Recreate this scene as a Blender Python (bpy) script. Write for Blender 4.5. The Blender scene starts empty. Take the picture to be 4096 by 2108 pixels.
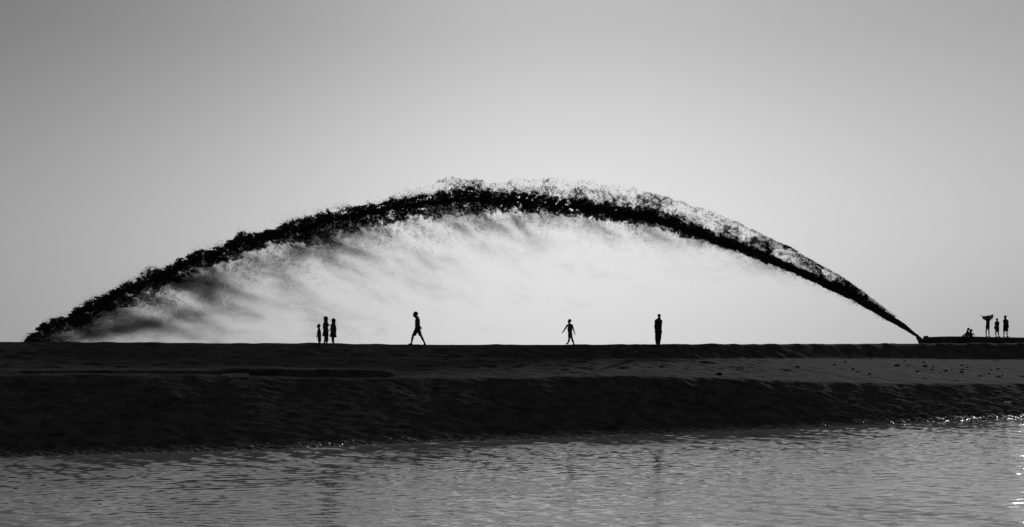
import bpy, math, random
import numpy as np

# ------------------------------------------------------------------ camera, sky, sun, exposure
sc = bpy.context.scene
F = 7142.0          # focal length in photograph pixels (photograph 4096 x 2108, horizontal view 32 degrees)
EYE = 4.0           # eye height above the water
HV = 1384.0         # image row of the eye level
cam_d = bpy.data.cameras.new("camera")
cam_d.sensor_width = 36.0
cam_d.lens = 36.0 * F / 4096.0
cam_d.shift_y = (HV - 1054.0) / 4096.0
cam_d.clip_start = 0.5
cam_d.clip_end = 12000.0
cam = bpy.data.objects.new("camera", cam_d)
cam.location = (0, 0, EYE)
cam.rotation_euler = (math.radians(90), 0, 0)
sc.collection.objects.link(cam)
sc.camera = cam

SUN_AZ, SUN_EL = math.radians(17.7), math.radians(12.5)     # azimuth to the right of the view axis
world = bpy.data.worlds.new("World")
sc.world = world
world.use_nodes = True
wn, wl = world.node_tree.nodes, world.node_tree.links
wn.clear()
def N(nodes, kind, **kw):
    n = nodes.new(kind)
    for k, v in kw.items():
        setattr(n, k, v)
    return n
def wm(op, a, b=None, c=None):
    n = wn.new('ShaderNodeMath'); n.operation = op
    for i, s in enumerate((a, b, c)):
        if s is None: continue
        if isinstance(s, (int, float)): n.inputs[i].default_value = s
        else: wl.new(s, n.inputs[i])
    return n.outputs[0]
wout = wn.new('ShaderNodeOutputWorld')
wbg = wn.new('ShaderNodeBackground')
wl.new(wbg.outputs[0], wout.inputs[0])
sky = wn.new('ShaderNodeTexSky')
sky.sky_type = 'NISHITA'
sky.sun_disc = False
sky.sun_elevation = SUN_EL
sky.sun_rotation = SUN_AZ
sky.dust_density = 4.0
bw = wn.new('ShaderNodeRGBToBW')
wl.new(sky.outputs[0], bw.inputs[0])
tc = wn.new('ShaderNodeTexCoord')
sx = wn.new('ShaderNodeSeparateXYZ')
wl.new(tc.outputs['Generated'], sx.inputs[0])
az = wm('ARCTAN2', sx.outputs[0], sx.outputs[1])
el = wm('ARCSINE', sx.outputs[2])
wid = wm('MAXIMUM', wm('MULTIPLY_ADD', wm('MAXIMUM', el, 0.0), -0.29, math.radians(15.4)), math.radians(10.0))   # the glow narrows upwards
da = wm('DIVIDE', wm('SUBTRACT', az, math.radians(1.3)), wid)
glow = wm('ADD', wm('DIVIDE', 0.86, wm('ADD', wm('MULTIPLY', da, da), 1.0)), 0.14)
ramp = wn.new('ShaderNodeValToRGB')           # haze: brightest just above the horizon
ramp.color_ramp.interpolation = 'B_SPLINE'
wl.new(wm('DIVIDE', wm('MAXIMUM', el, 0.0), math.radians(90)), ramp.inputs[0])
cr = ramp.color_ramp
for p, v in ((0.0, 0.80), (0.050, 0.98), (0.112, 0.50), (0.30, 0.48), (1.0, 0.38)):
    if p == 0.0: e = cr.elements[0]; e.position = 0.0
    elif p == 1.0: e = cr.elements[-1]; e.position = 1.0
    else: e = cr.elements.new(p)
    e.color = (v, v, v, 1)
haze_l = wm('MULTIPLY', wm('MULTIPLY', glow, ramp.outputs[0]), 0.80)
total = wm('ADD', haze_l, wm('MULTIPLY', bw.outputs[0], 0.0022))
wl.new(total, wbg.inputs[0])
wbg.inputs[1].default_value = 1.0

sd = bpy.data.lights.new("sun", 'SUN')
sd.energy = 0.9
sd.angle = math.radians(1.6)        # veiled by haze
sd.color = (1, 1, 1)
sun = bpy.data.objects.new("sun", sd)
sun.rotation_euler = (math.radians(90) - SUN_EL, 0, math.pi - SUN_AZ)
sc.collection.objects.link(sun)
sun.location = (30, 90, 40)

sc.view_settings.view_transform = 'Standard'
sc.view_settings.look = 'None'
sc.view_settings.exposure = 0.0
sc.view_settings.gamma = 1.0
sc.view_settings.use_curve_mapping = False

# ------------------------------------------------------------------ helpers
rng = np.random.default_rng(7)
_perm = np.random.default_rng(11).permutation(256).astype(np.int64)
_perm = np.concatenate([_perm, _perm, _perm])
_g = np.random.default_rng(5).normal(size=(256, 3))
_g /= np.linalg.norm(_g, axis=1)[:, None]
def perlin(x, y, z):
    x, y, z = np.broadcast_arrays(np.asarray(x, float), np.asarray(y, float), np.asarray(z, float))
    xi, yi, zi = np.floor(x).astype(np.int64), np.floor(y).astype(np.int64), np.floor(z).astype(np.int64)
    fx, fy, fz = x - xi, y - yi, z - zi
    u, v, w = (t * t * t * (t * (t * 6 - 15) + 10) for t in (fx, fy, fz))
    xi, yi, zi = xi & 255, yi & 255, zi & 255
    def gr(dx, dy, dz):
        h = _perm[_perm[_perm[(xi + dx) & 255] + ((yi + dy) & 255)] + ((zi + dz) & 255)]
        g = _g[h]
        return g[..., 0] * (fx - dx) + g[..., 1] * (fy - dy) + g[..., 2] * (fz - dz)
    def L(a, b, t): return a + (b - a) * t
    x00 = L(gr(0, 0, 0), gr(1, 0, 0), u); x10 = L(gr(0, 1, 0), gr(1, 1, 0), u)
    x01 = L(gr(0, 0, 1), gr(1, 0, 1), u); x11 = L(gr(0, 1, 1), gr(1, 1, 1), u)
    return L(L(x00, x10, v), L(x01, x11, v), w) * 1.5
def fbm(x, y, z, o=3):
    s, a, f = 0, 1.0, 1.0
    for i in range(o):
        s = s + a * perlin(x * f + 17 * i, y * f - 9 * i, z * f + 5 * i)
        a *= 0.5; f *= 2.03
    return s
def smooth(a, b, t):
    t = np.clip((t - a) / (b - a), 0, 1)
    return t * t * (3 - 2 * t)

def link(o, parent=None):
    sc.collection.objects.link(o)
    if parent is not None: o.parent = parent
    return o
def mesh_np(name, V, Q, mat, parent=None, shade=True):
    """numpy vertices and faces (n x 3 or n x 4) to one mesh object"""
    V = np.asarray(V, np.float32); Q = np.asarray(Q, np.int32)
    me = bpy.data.meshes.new(name)
    n, k = Q.shape
    me.vertices.add(len(V)); me.vertices.foreach_set("co", V.ravel())
    me.loops.add(n * k); me.loops.foreach_set("vertex_index", Q.ravel())
    me.polygons.add(n); me.polygons.foreach_set("loop_start", np.arange(0, n * k, k, dtype=np.int32))
    me.update(calc_edges=True)
    me.polygons.foreach_set("use_smooth", np.full(n, shade, dtype=bool))
    me.materials.append(mat)
    me.update()
    return link(bpy.data.objects.new(name, me), parent)
def empty(name, loc):
    o = bpy.data.objects.new(name, None)
    o.empty_display_size = 0.2
    o.location = loc
    return link(o)
def tag(o, label=None, cat=None, group=None, kind=None):
    for k, v in (('label', label), ('category', cat), ('group', group), ('kind', kind)):
        if v: o[k] = v
    return o
def px(u, v, d):
    """direction of photograph pixel (u, v) taken at distance d"""
    return np.array([(u - 2048.0) / F * d, d, EYE + (HV - v) / F * d])

def mat(name, col, rough=0.8, var=0.0, scale=5.0, bump=0.0, bscale=40.0, spec=0.3, stretch=(1, 1, 1)):
    m = bpy.data.materials.new(name); m.use_nodes = True
    nd, lk = m.node_tree.nodes, m.node_tree.links
    b = nd['Principled BSDF']
    b.inputs['Base Color'].default_value = (col, col, col, 1)
    b.inputs['Roughness'].default_value = rough
    b.inputs['Specular IOR Level'].default_value = spec
    t = nd.new('ShaderNodeTexCoord')
    mp = nd.new('ShaderNodeMapping'); mp.inputs['Scale'].default_value = stretch
    lk.new(t.outputs['Object'], mp.inputs[0])
    if var:
        n = nd.new('ShaderNodeTexNoise'); n.inputs['Scale'].default_value = scale; n.inputs['Detail'].default_value = 5
        lk.new(mp.outputs[0], n.inputs['Vector'])
        r = nd.new('ShaderNodeMapRange')
        r.inputs['From Min'].default_value = 0.3; r.inputs['From Max'].default_value = 0.7
        r.inputs['To Min'].default_value = col * (1 - var); r.inputs['To Max'].default_value = col * (1 + var)
        lk.new(n.outputs['Fac'], r.inputs['Value'])
        lk.new(r.outputs[0], b.inputs['Base Color'])
    if bump:
        n2 = nd.new('ShaderNodeTexNoise'); n2.inputs['Scale'].default_value = bscale; n2.inputs['Detail'].default_value = 4
        lk.new(mp.outputs[0], n2.inputs['Vector'])
        bp = nd.new('ShaderNodeBump'); bp.inputs['Strength'].default_value = bump; bp.inputs['Distance'].default_value = 0.03
        lk.new(n2.outputs['Fac'], bp.inputs['Height'])
        lk.new(bp.outputs[0], b.inputs['Normal'])
    return m

M_skin = mat("skin", 0.07, 0.55, 0.15, 8)
M_hair = mat("hair", 0.015, 0.5, 0.3, 40)
M_dark = mat("dark_cloth", 0.03, 0.9, 0.2, 12, 0.3, 120)
M_mid = mat("grey_cloth", 0.05, 0.9, 0.2, 12, 0.3, 120)
M_light = mat("pale_cloth", 0.16, 0.9, 0.2, 12, 0.3, 120)
M_slurry = mat("wet_slurry", 0.045, 0.5, 0.3, 2)
M_steel = mat("rusty_steel", 0.05, 0.7, 0.5, 1.6, 0.3, 20)
M_clod = mat("mud_clod", 0.035, 0.9, 0.3, 10, 0.4, 30)
M_pale = mat("bleached_wood", 0.42, 0.7, 0.3, 10, 0.3, 40)

# ------------------------------------------------------------------ the bank
_sx = np.array([-18.4, -9.9, 0.0, 12.2, 28.4]); _sy = np.array([64.2, 68.8, 76.6, 85.0, 99.2])
_cu = np.array([0, 1300, 1660, 2280, 2640, 3072, 3700, 4096.]); _cd = np.array([88, 95, 97, 100, 103, 108.5, 122, 130.])
_cx = (_cu - 2048) / F * _cd
_cv = np.interp(_cu, [0, 400, 1024, 1300, 1700, 2048, 2640, 3072, 3685, 4096], [1368, 1370, 1373, 1374.5, 1379, 1379.5, 1377.5, 1377, 1374, 1373])
_cz = EYE + (HV - _cv) / F * _cd
def curve(x, X, Y):
    """smoothed piecewise curve, flattening beyond its ends"""
    out = 0
    for k in (-2.5, -1.2, 0, 1.2, 2.5):
        xx = x + k
        y = np.interp(xx, X, Y)
        s0 = (Y[1] - Y[0]) / (X[1] - X[0]); s1 = (Y[-1] - Y[-2]) / (X[-1] - X[-2])
        lo, hi = X[0] - xx, xx - X[-1]
        y = y - np.where(lo > 0, s0 * 25 * (1 - np.exp(-np.maximum(lo, 0) / 25)), 0)
        y = y + np.where(hi > 0, s1 * 25 * (1 - np.exp(-np.maximum(hi, 0) / 25)), 0)
        out = out + y
    return out / 5
def shore(x): return curve(x, _sx, _sy)
def crest(x): return curve(x, _cx, _cd)
def crest_z(x): return np.interp(x, _cx, _cz)
BACK = 3.80                                     # level ground behind the crest
def terrain(x, y):
    x = np.asarray(x, float); y = np.asarray(y, float)
    ys, yc, zc = shore(x), crest(x), crest_z(x)
    t = (y - ys) / (yc - ys)
    # lip of the lower slope, foot of the upper slope
    tl = np.interp(x, [-25, -15, 0, 14, 26, 40], [.36, .36, .36, .31, .27, .27])
    vl = np.interp(x, [-25, -15, -6, 0, 6, 14, 22, 40], [1497, 1500, 1512, 1512, 1502, 1522, 1534, 1534])
    tt = np.interp(x, [-25, -15, 0, 26], [.84, .84, .88, .88])
    vt = np.interp(x, [-25, -15, 0, 26], [1430, 1430, 1432, 1434])
    wob = 0.02 * fbm(x / 3.0, y / 9.0, 1.7, 3)
    t = t + wob * smooth(0.1, 0.3, t) * smooth(0.8, 0.6, t)
    yl = ys + tl * (yc - ys); zl = EYE - (vl - HV) / F * yl
    yt = ys + tt * (yc - ys); zt = EYE - (vt - HV) / F * yt
    def prof(t):
        a = np.clip(t / tl, -9, 1) * zl
        b = np.clip((t - tl) / (tt - tl), 0, 1) * (zt - zl)
        c = np.clip((t - tt) / (1 - tt), 0, 1) * (zc - zt)
        return np.where(t < 0, t * (yc - ys) * 0.22, a + b + c)
    z = (prof(t - .012) + 2 * prof(t) + prof(t + .012)) / 4
    z = np.maximum(z, -1.2)
    # behind the crest: falls away to level ground
    d = np.maximum(y - yc, 0)
    z = np.where(d > 0, np.maximum(zc - 0.015 * d * d, BACK - 0.0 * d), z)
    land = smooth(-0.02, 0.03, t)
    mid = land * smooth(1.0, 0.9, t)
    # low trench cut into the left half of the terrace, its steep face towards the camera
    tr_y = yl + 1.3 + 0.35 * perlin(x / 4, 3.3, 0)
    on = (0.35 * smooth(-22, -19, x) + 0.65 * smooth(-13.2, -12.2, x)) * smooth(-5.2, -6.0, x)
    tr = np.clip((y - tr_y) / 0.25, 0, 1) * smooth(3.5, 1.0, y - tr_y) - 0.4 * smooth(-1.4, -0.1, y - tr_y) * (y < tr_y)
    z = z + on * 0.22 * tr
    # lumps, trodden ground, clods
    lump = fbm(x / 2.2, y / 1.3, 0.0, 3)
    fine = fbm(x / 0.55, y / 0.40, 4.0, 2)
    rid = 1 - np.abs(perlin(x / 1.1 + 0.8 * y / 1.1, y / 0.9, 9.0)) * 2
    low = smooth(1.05, 0.9, t / tl)
    fine2 = fbm(x / 0.9 - 0.5 * y, y / 0.45, 14.0, 3)
    fine3 = fbm(x / 0.40, y / 0.34, 31.0, 2)
    z = z + mid * ((0.036 - 0.022 * low) * smooth(0.80, 0.60, t) * lump + 0.024 * fine) + land * low * (0.006 * rid + 0.016 * fine2 + 0.020 * fine3)
    terr = mid * (1 - low)
    z = z + terr * 0.13 * np.maximum(fbm(x / 1.1, y / 0.9, 12.0, 4) - 0.1, 0) * smooth(22, 10, x) * smooth(0.35, 0.6, t)
    # wet cobbly edge
    edge = land * smooth(0.14, 0.02, t)
    z = z + edge * 0.06 * np.abs(fbm(x / 0.28, y / 0.24, 7.0, 2))
    # uneven silhouette along the crest
    cr_ = np.exp(-((y - yc) / 0.7) ** 2)
    z = z + cr_ * 0.065 * np.maximum(0.15 + fbm(x / 1.6, y / 1.5, 21.0, 4), -0.1)
    return z
def ground_hit(u, v, d0=55.0, d1=150.0):
    d = np.arange(d0, d1, 0.05)
    p = px(u, v, d) if False else np.stack([(u - 2048) / F * d, d, EYE + (HV - v) / F * d])
    below = p[2] <= terrain(p[0], p[1])
    i = int(np.argmax(below)) if below.any() else len(d) - 1
    x, y = float(p[0][i]), float(p[1][i])
    return np.array([x, y, float(terrain(np.array([x]), np.array([y]))[0])])

def sand_material():
    m = bpy.data.materials.new("dark_sand"); m.use_nodes = True
    nd, lk = m.node_tree.nodes, m.node_tree.links
    b = nd['Principled BSDF']
    g = nd.new('ShaderNodeNewGeometry')
    sp = nd.new('ShaderNodeSeparateXYZ'); lk.new(g.outputs['Position'], sp.inputs[0])
    n = nd.new('ShaderNodeTexNoise'); n.inputs['Scale'].default_value = 1.3; n.inputs['Detail'].default_value = 9
    n.inputs['Roughness'].default_value = 0.75
    lk.new(g.outputs['Position'], n.inputs['Vector'])
    # wet zone near the water line is darker and glossier, its edge broken by noise
    a = nd.new('ShaderNodeMath'); a.operation = 'MULTIPLY_ADD'
    lk.new(n.outputs['Fac'], a.inputs[0]); a.inputs[1].default_value = -0.7
    lk.new(sp.outputs[2], a.inputs[2])
    wet = nd.new('ShaderNodeMapRange'); wet.interpolation_type = 'SMOOTHSTEP'
    wet.inputs['From Min'].default_value = -0.32; wet.inputs['From Max'].default_value = 0.02
    lk.new(a.outputs[0], wet.inputs['Value'])
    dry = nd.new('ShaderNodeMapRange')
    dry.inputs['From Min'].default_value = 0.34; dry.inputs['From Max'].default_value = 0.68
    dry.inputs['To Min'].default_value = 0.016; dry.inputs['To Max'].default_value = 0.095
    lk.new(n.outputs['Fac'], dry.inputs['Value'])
    mx = nd.new('ShaderNodeMix'); mx.data_type = 'FLOAT'
    lk.new(wet.outputs[0], mx.inputs[0]); mx.inputs[2].default_value = 0.03
    lk.new(dry.outputs[0], mx.inputs[3])
    lk.new(mx.outputs[0], b.inputs['Base Color'])
    ro = nd.new('ShaderNodeMapRange')
    ro.inputs['To Min'].default_value = 0.34; ro.inputs['To Max'].default_value = 0.95
    lk.new(wet.outputs[0], ro.inputs['Value']); lk.new(ro.outputs[0], b.inputs['Roughness'])
    spc = nd.new('ShaderNodeMapRange')
    spc.inputs['To Min'].default_value = 0.22; spc.inputs['To Max'].default_value = 0.05
    lk.new(wet.outputs[0], spc.inputs['Value']); lk.new(spc.outputs[0], b.inputs['Specular IOR Level'])
    n2 = nd.new('ShaderNodeTexNoise'); n2.inputs['Scale'].default_value = 7; n2.inputs['Detail'].default_value = 5
    lk.new(g.outputs['Position'], n2.inputs['Vector'])
    bp = nd.new('ShaderNodeBump'); bp.inputs['Strength'].default_value = 0.7; bp.inputs['Distance'].default_value = 0.06
    lk.new(n2.outputs['Fac'], bp.inputs['Height'])
    n3 = nd.new('ShaderNodeTexVoronoi'); n3.inputs['Scale'].default_value = 5.0
    lk.new(g.outputs['Position'], n3.inputs['Vector'])
    iv = nd.new('ShaderNodeMath'); iv.operation = 'SUBTRACT'; iv.inputs[0].default_value = 1.0; lk.new(wet.outputs[0], iv.inputs[1])
    b3 = nd.new('ShaderNodeBump'); b3.inputs['Distance'].default_value = 0.16; b3.invert = True
    lk.new(iv.outputs[0], b3.inputs['Strength']); lk.new(n3.outputs['Distance'], b3.inputs['Height'])
    lk.new(bp.outputs[0], b3.inputs['Normal']); lk.new(b3.outputs[0], b.inputs['Normal'])
    return m
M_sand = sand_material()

def spread(lo, hi, step, far):
    c = np.arange(lo, hi + step, step)
    r = [c[-1] + (far - c[-1]) * q for q in (.01, .03, .08, .2, .45, 1)]
    l = [c[0] - (far + c[0]) * q for q in (1, .45, .2, .08, .03, .01)]
    return np.concatenate([l, c, r])
def grid_faces(nx, ny):
    i = np.arange(nx - 1)[None, :] + nx * np.arange(ny - 1)[:, None]
    return np.stack([i, i + 1, i + nx + 1, i + nx], -1).reshape(-1, 4)
xs = spread(-30.0, 42.0, 0.15, 5000.0)
ts = np.concatenate([np.linspace(-0.55, -0.05, 14), np.linspace(-0.045, 0.45, 150), np.linspace(0.455, 1.1, 130),
                     np.linspace(1.13, 2.0, 24), [2.6, 4, 8, 20, 60, 250]])
X, T = np.meshgrid(xs, ts)
Y = shore(X) + T * (crest(X) - shore(X))
Z = terrain(X, Y)
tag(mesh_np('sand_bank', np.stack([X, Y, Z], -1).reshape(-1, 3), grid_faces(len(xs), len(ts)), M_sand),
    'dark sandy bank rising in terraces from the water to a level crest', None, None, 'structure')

# ------------------------------------------------------------------ the water
def water_material():
    m = bpy.data.materials.new("rippled_water"); m.use_nodes = True
    nd, lk = m.node_tree.nodes, m.node_tree.links
    b = nd['Principled BSDF']
    b.inputs['Base Color'].default_value = (0.38, 0.38, 0.38, 1)      # silty
    b.inputs['Roughness'].default_value = 0.05
    b.inputs['IOR'].default_value = 1.45
    g = nd.new('ShaderNodeNewGeometry')
    mp = nd.new('ShaderNodeMapping'); mp.inputs['Scale'].default_value = (0.5, 1.0, 1.0)
    lk.new(g.outputs['Position'], mp.inputs[0])
    n = nd.new('ShaderNodeTexNoise'); n.inputs['Scale'].default_value = 7; n.inputs['Detail'].default_value = 4
    lk.new(mp.outputs[0], n.inputs['Vector'])
    bp = nd.new('ShaderNodeBump'); bp.inputs['Strength'].default_value = 0.3; bp.inputs['Distance'].default_value = 0.012
    lk.new(n.outputs['Fac'], bp.inputs['Height']); lk.new(bp.outputs[0], b.inputs['Normal'])
    return m
M_water = water_material()
wx = spread(-27, 33, 0.17, 5000.0)
wy = [34.0]
while wy[-1] < 112: wy.append(wy[-1] + 0.062 * (wy[-1] / 36.0) ** 1.2)
wy = np.concatenate([[-4000, -1000, -200, -40, 0, 20, 30], wy, [120, 140]])
X, Y = np.meshgrid(wx, wy)
Z = np.zeros_like(X)
wr = np.random.default_rng(3)
inside = smooth(-28, -25, X) * smooth(34, 31, X) * smooth(32, 36, Y) * smooth(114, 110, Y)
gust = np.clip(1.04 + 0.45 * fbm(X / 5, Y / 9, 2.0, 3), .35, 1.6) * np.interp(X, [-22, -6, 8, 24], [1.05, 0.92, 0.80, 0.70]) * np.interp(Y, [38, 60, 75, 95], [.82, .95, 1.25, 1.6])             # patches of stronger and weaker ripple
for k in range(46):
    lam = 0.14 * (7.0 ** wr.random())
    th = math.radians(90 + wr.normal() * 42)
    kx, ky = 2 * math.pi / lam * math.cos(th), 2 * math.pi / lam * math.sin(th)
    ph = wr.random() * 6.28 + 1.6 * perlin(X / 3.1 + k, Y / 3.7, k * 1.3)
    Z += (0.0036 * lam ** 0.84) * np.sin(kx * X + ky * Y + ph)
Z = Z * inside * gust
tag(mesh_np('water', np.stack([X, Y, Z], -1).reshape(-1, 3), grid_faces(len(wx), len(wy)), M_water),
    'grey rippled water in front of the dark bank', None, None, 'structure')

# ------------------------------------------------------------------ signed distance figures
class Field:
    """a smooth union of primitives, polygonised by surface nets into one continuous mesh"""
    def __init__(self): self.p = []
    def cap(self, a, b, ra, rb, k=0.02, op=1):
        a, b = np.asarray(a, float), np.asarray(b, float)
        r = max(ra, rb)
        def f(P):
            ab = b - a; L = max(float(ab @ ab), 1e-9)
            t = np.clip(((P - a) @ ab) / L, 0, 1)
            return np.linalg.norm(P - a - t[..., None] * ab, axis=-1) - (ra + (rb - ra) * t)
        self.p.append((f, np.minimum(a, b) - r, np.maximum(a, b) + r, k, op)); return self
    def ell(self, c, r, k=0.02, op=1, rz=0.0):
        c, r = np.asarray(c, float), np.asarray(r, float)
        ca, sa = math.cos(rz), math.sin(rz)
        def f(P):
            Q = P - c
            q = np.stack([Q[..., 0] * ca + Q[..., 1] * sa, -Q[..., 0] * sa + Q[..., 1] * ca, Q[..., 2]], -1)
            k0 = np.linalg.norm(q / r, axis=-1); k1 = np.linalg.norm(q / (r * r), axis=-1)
            return k0 * (k0 - 1) / np.maximum(k1, 1e-9)
        m = np.full(3, r.max())
        self.p.append((f, c - m, c + m, k, op)); return self
    def cut(self, pt, n):
        """remove everything on the side the normal points to"""
        pt, n = np.asarray(pt, float), np.asarray(n, float); n = n / np.linalg.norm(n)
        self.p.append((lambda P: (P - pt) @ n, None, None, 0, 0)); return self
    def mesh(self, name, m, vox=0.011, parent=None, origin=(0, 0, 0)):
        add = [q for q in self.p if q[4] == 1]
        lo = np.min([q[1] for q in add], 0) - 3 * vox; hi = np.max([q[2] for q in add], 0) + 3 * vox
        n = np.ceil((hi - lo) / vox).astype(int) + 1
        G = np.full(n, 1.0, np.float32)
        ax = [lo[i] + vox * np.arange(n[i]) for i in range(3)]
        for f, a, b, k, op in self.p:
            if a is None:
                P = np.stack(np.meshgrid(*ax, indexing='ij'), -1); G = np.maximum(G, f(P)); continue
            mg = 2 * k + 3 * vox
            i0 = np.clip(((a - mg - lo) / vox).astype(int), 0, n - 1); i1 = np.clip(((b + mg - lo) / vox).astype(int) + 1, 1, n)
            s = tuple(slice(i0[i], i1[i]) for i in range(3))
            P = np.stack(np.meshgrid(*[ax[i][s[i]] for i in range(3)], indexing='ij'), -1)
            d = f(P); g = G[s]
            if op == 1:
                h = np.clip(0.5 + 0.5 * (g - d) / k, 0, 1); G[s] = g + (d - g) * h - k * h * (1 - h)
            else:
                h = np.clip(0.5 - 0.5 * (g + d) / k, 0, 1); G[s] = g + (-d - g) * h + k * h * (1 - h)
        for i in range(3):
            for e in (0, -1):
                s = [slice(None)] * 3; s[i] = e; G[tuple(s)] = np.maximum(G[tuple(s)], vox)
        I = G < 0
        c = [(i, j, k2) for i in (0, 1) for j in (0, 1) for k2 in (0, 1)]
        def sh(A, o): return A[o[0]:A.shape[0] - 1 + o[0], o[1]:A.shape[1] - 1 + o[1], o[2]:A.shape[2] - 1 + o[2]]
        cnt = sum(sh(I, o).astype(np.int8) for o in c)
        act = (cnt > 0) & (cnt < 8)
        idx = np.argwhere(act)
        vid = np.full(act.shape, -1, np.int64); vid[act] = np.arange(len(idx))
        acc = np.zeros((len(idx), 3)); num = np.zeros(len(idx))
        for o in c:
            for d in range(3):
                if o[d]: continue
                o2 = list(o); o2[d] = 1
                A = G[idx[:, 0] + o[0], idx[:, 1] + o[1], idx[:, 2] + o[2]]
                B = G[idx[:, 0] + o2[0], idx[:, 1] + o2[1], idx[:, 2] + o2[2]]
                x = (A < 0) != (B < 0)
                t = np.where(x, A / np.where(x, A - B, 1), 0)
                p = np.tile(np.array(o, float), (len(idx), 1)); p[:, d] += t
                acc += p * x[:, None]; num += x
        V = lo + vox * (idx + acc / num[:, None]) - np.asarray(origin, float)
        Q = []
        for d in range(3):
            e, g2 = (d + 1) % 3, (d + 2) % 3
            s0 = [slice(1, -1)] * 3; s1 = [slice(1, -1)] * 3
            s0[d] = slice(0, -1); s1[d] = slice(1, None)
            A, B = I[tuple(s0)], I[tuple(s1)]
            w = np.argwhere(A != B)
            if not len(w): continue
            st = np.zeros(3, int); st[e] = 1; st[g2] = 1
            w = w + st
            flip = ~I[w[:, 0], w[:, 1], w[:, 2]]
            def at_(de, dg):
                q = w.copy(); q[:, e] += de; q[:, g2] += dg
                return vid[q[:, 0], q[:, 1], q[:, 2]]
            q = np.stack([at_(-1, -1), at_(0, -1), at_(0, 0), at_(-1, 0)], -1)
            q[flip] = q[flip][:, ::-1]
            Q.append(q)
        return mesh_np(name, V, np.concatenate(Q), m, parent)

def unit(a): a = np.asarray(a, float); return a / max(np.linalg.norm(a), 1e-9)
def add_head(f, c, h, face, tilt=0.0):
    """skull, jaw, nose, eyes, mouth and ears; c centre, h head height, face azimuth in degrees (0 = away, 90 = right)"""
    a = math.radians(face)
    fw = np.array([math.sin(a) * math.cos(tilt), math.cos(a) * math.cos(tilt), math.sin(tilt)])
    rt = np.array([math.cos(a), -math.sin(a), 0.0]); up = np.cross(rt, fw)
    rz = -a
    f.ell(c + up * h * .08 - fw * h * .04, (h * .335, h * .40, h * .40), 0.02, 1, rz)        # skull
    f.ell(c - up * h * .18 + fw * h * .10, (h * .27, h * .29, h * .31), 0.03, 1, rz)         # face
    f.cap(c - up * h * .38 + fw * h * .20, c - up * h * .40 + fw * h * .24, h * .10, h * .08, 0.03)   # chin
    f.cap(c + up * h * .02 + fw * h * .37, c - up * h * .12 + fw * h * .44, h * .03, h * .055, 0.01)  # nose
    for s in (-1, 1):
        f.ell(c + rt * s * h * .14 + fw * h * .40 + up * h * .02, np.full(3, h * .055), 0.015, -1)   # eye sockets
        f.ell(c + rt * s * h * .14 + fw * h * .345 + up * h * .02, np.full(3, h * .05), 0.004)       # eyes
        f.ell(c + rt * s * h * .335 - up * h * .02 - fw * h * .02, (h * .035, h * .075, h * .13), 0.008, 1, rz)  # ears
    f.cap(c - up * h * .245 + fw * h * .395 - rt * h * .08, c - up * h * .245 + fw * h * .395 + rt * h * .08, h * .016, h * .016, 0.008, -1)
def add_hand(f, wrist, tip, s=1.0, spread_dir=(0, 1, 0), curl=0.35, thumb=1):
    wrist, tip = np.asarray(wrist, float), np.asarray(tip, float)
    d = unit(tip - wrist); L = 0.175 * s
    sd_ = np.asarray(spread_dir, float); sd_ = unit(sd_ - d * (sd_ @ d)); nrm = np.cross(d, sd_)
    kn = wrist + d * L * .5
    f.cap(wrist, wrist + d * L * .2, .024 * s, .028 * s, 0.015)
    for q in (-.5, 0, .5):
        f.cap(wrist + d * L * .12 + sd_ * q * .03 * s, kn + sd_ * q * .058 * s, .015 * s, .014 * s, 0.012)
    for i, ln in enumerate((.40, .47, .50, .44)):
        b = kn + sd_ * (i - 1.5) * .0235 * s
        m = b + (d * math.cos(curl * .6) + nrm * math.sin(curl * .6)) * L * ln * .5
        e = m + (d * math.cos(curl * 1.8) + nrm * math.sin(curl * 1.8)) * L * ln * .5
        f.cap(b, m, .0092 * s, .0088 * s, 0.004); f.cap(m, e, .0088 * s, .0078 * s, 0.004)
    b = wrist + d * L * .22 + sd_ * thumb * .030 * s
    m = b + unit(d * .75 + sd_ * thumb * .7 + nrm * .3) * .045 * s
    f.cap(b, m, .0125 * s, .0105 * s, 0.006); f.cap(m, m + unit(d + nrm * .4 + sd_ * thumb * .2) * .03 * s, .0105 * s, .009 * s, 0.005)
def add_foot(f, ankle, toe, s=1.0):
    ankle, toe = np.asarray(ankle, float), np.asarray(toe, float)
    d = toe - ankle; dh = unit([d[0], d[1], 0]); side = np.array([-dh[1], dh[0], 0])
    heel = ankle - dh * .045 * s; heel[2] = ankle[2] + min(d[2], 0) * .75
    f.cap(ankle, heel, .036 * s, .030 * s, 0.02)
    f.cap(ankle, ankle + d * .65, .034 * s, .024 * s, 0.02); f.cap(heel, ankle + d * .65, .028 * s, .024 * s, 0.02)
    for i in range(5):
        b = ankle + d * .68 + side * (i - 2) * .016 * s
        f.cap(b, b + d * (.34 - .04 * i), .013 * s, .0105 * s, 0.006)

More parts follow.
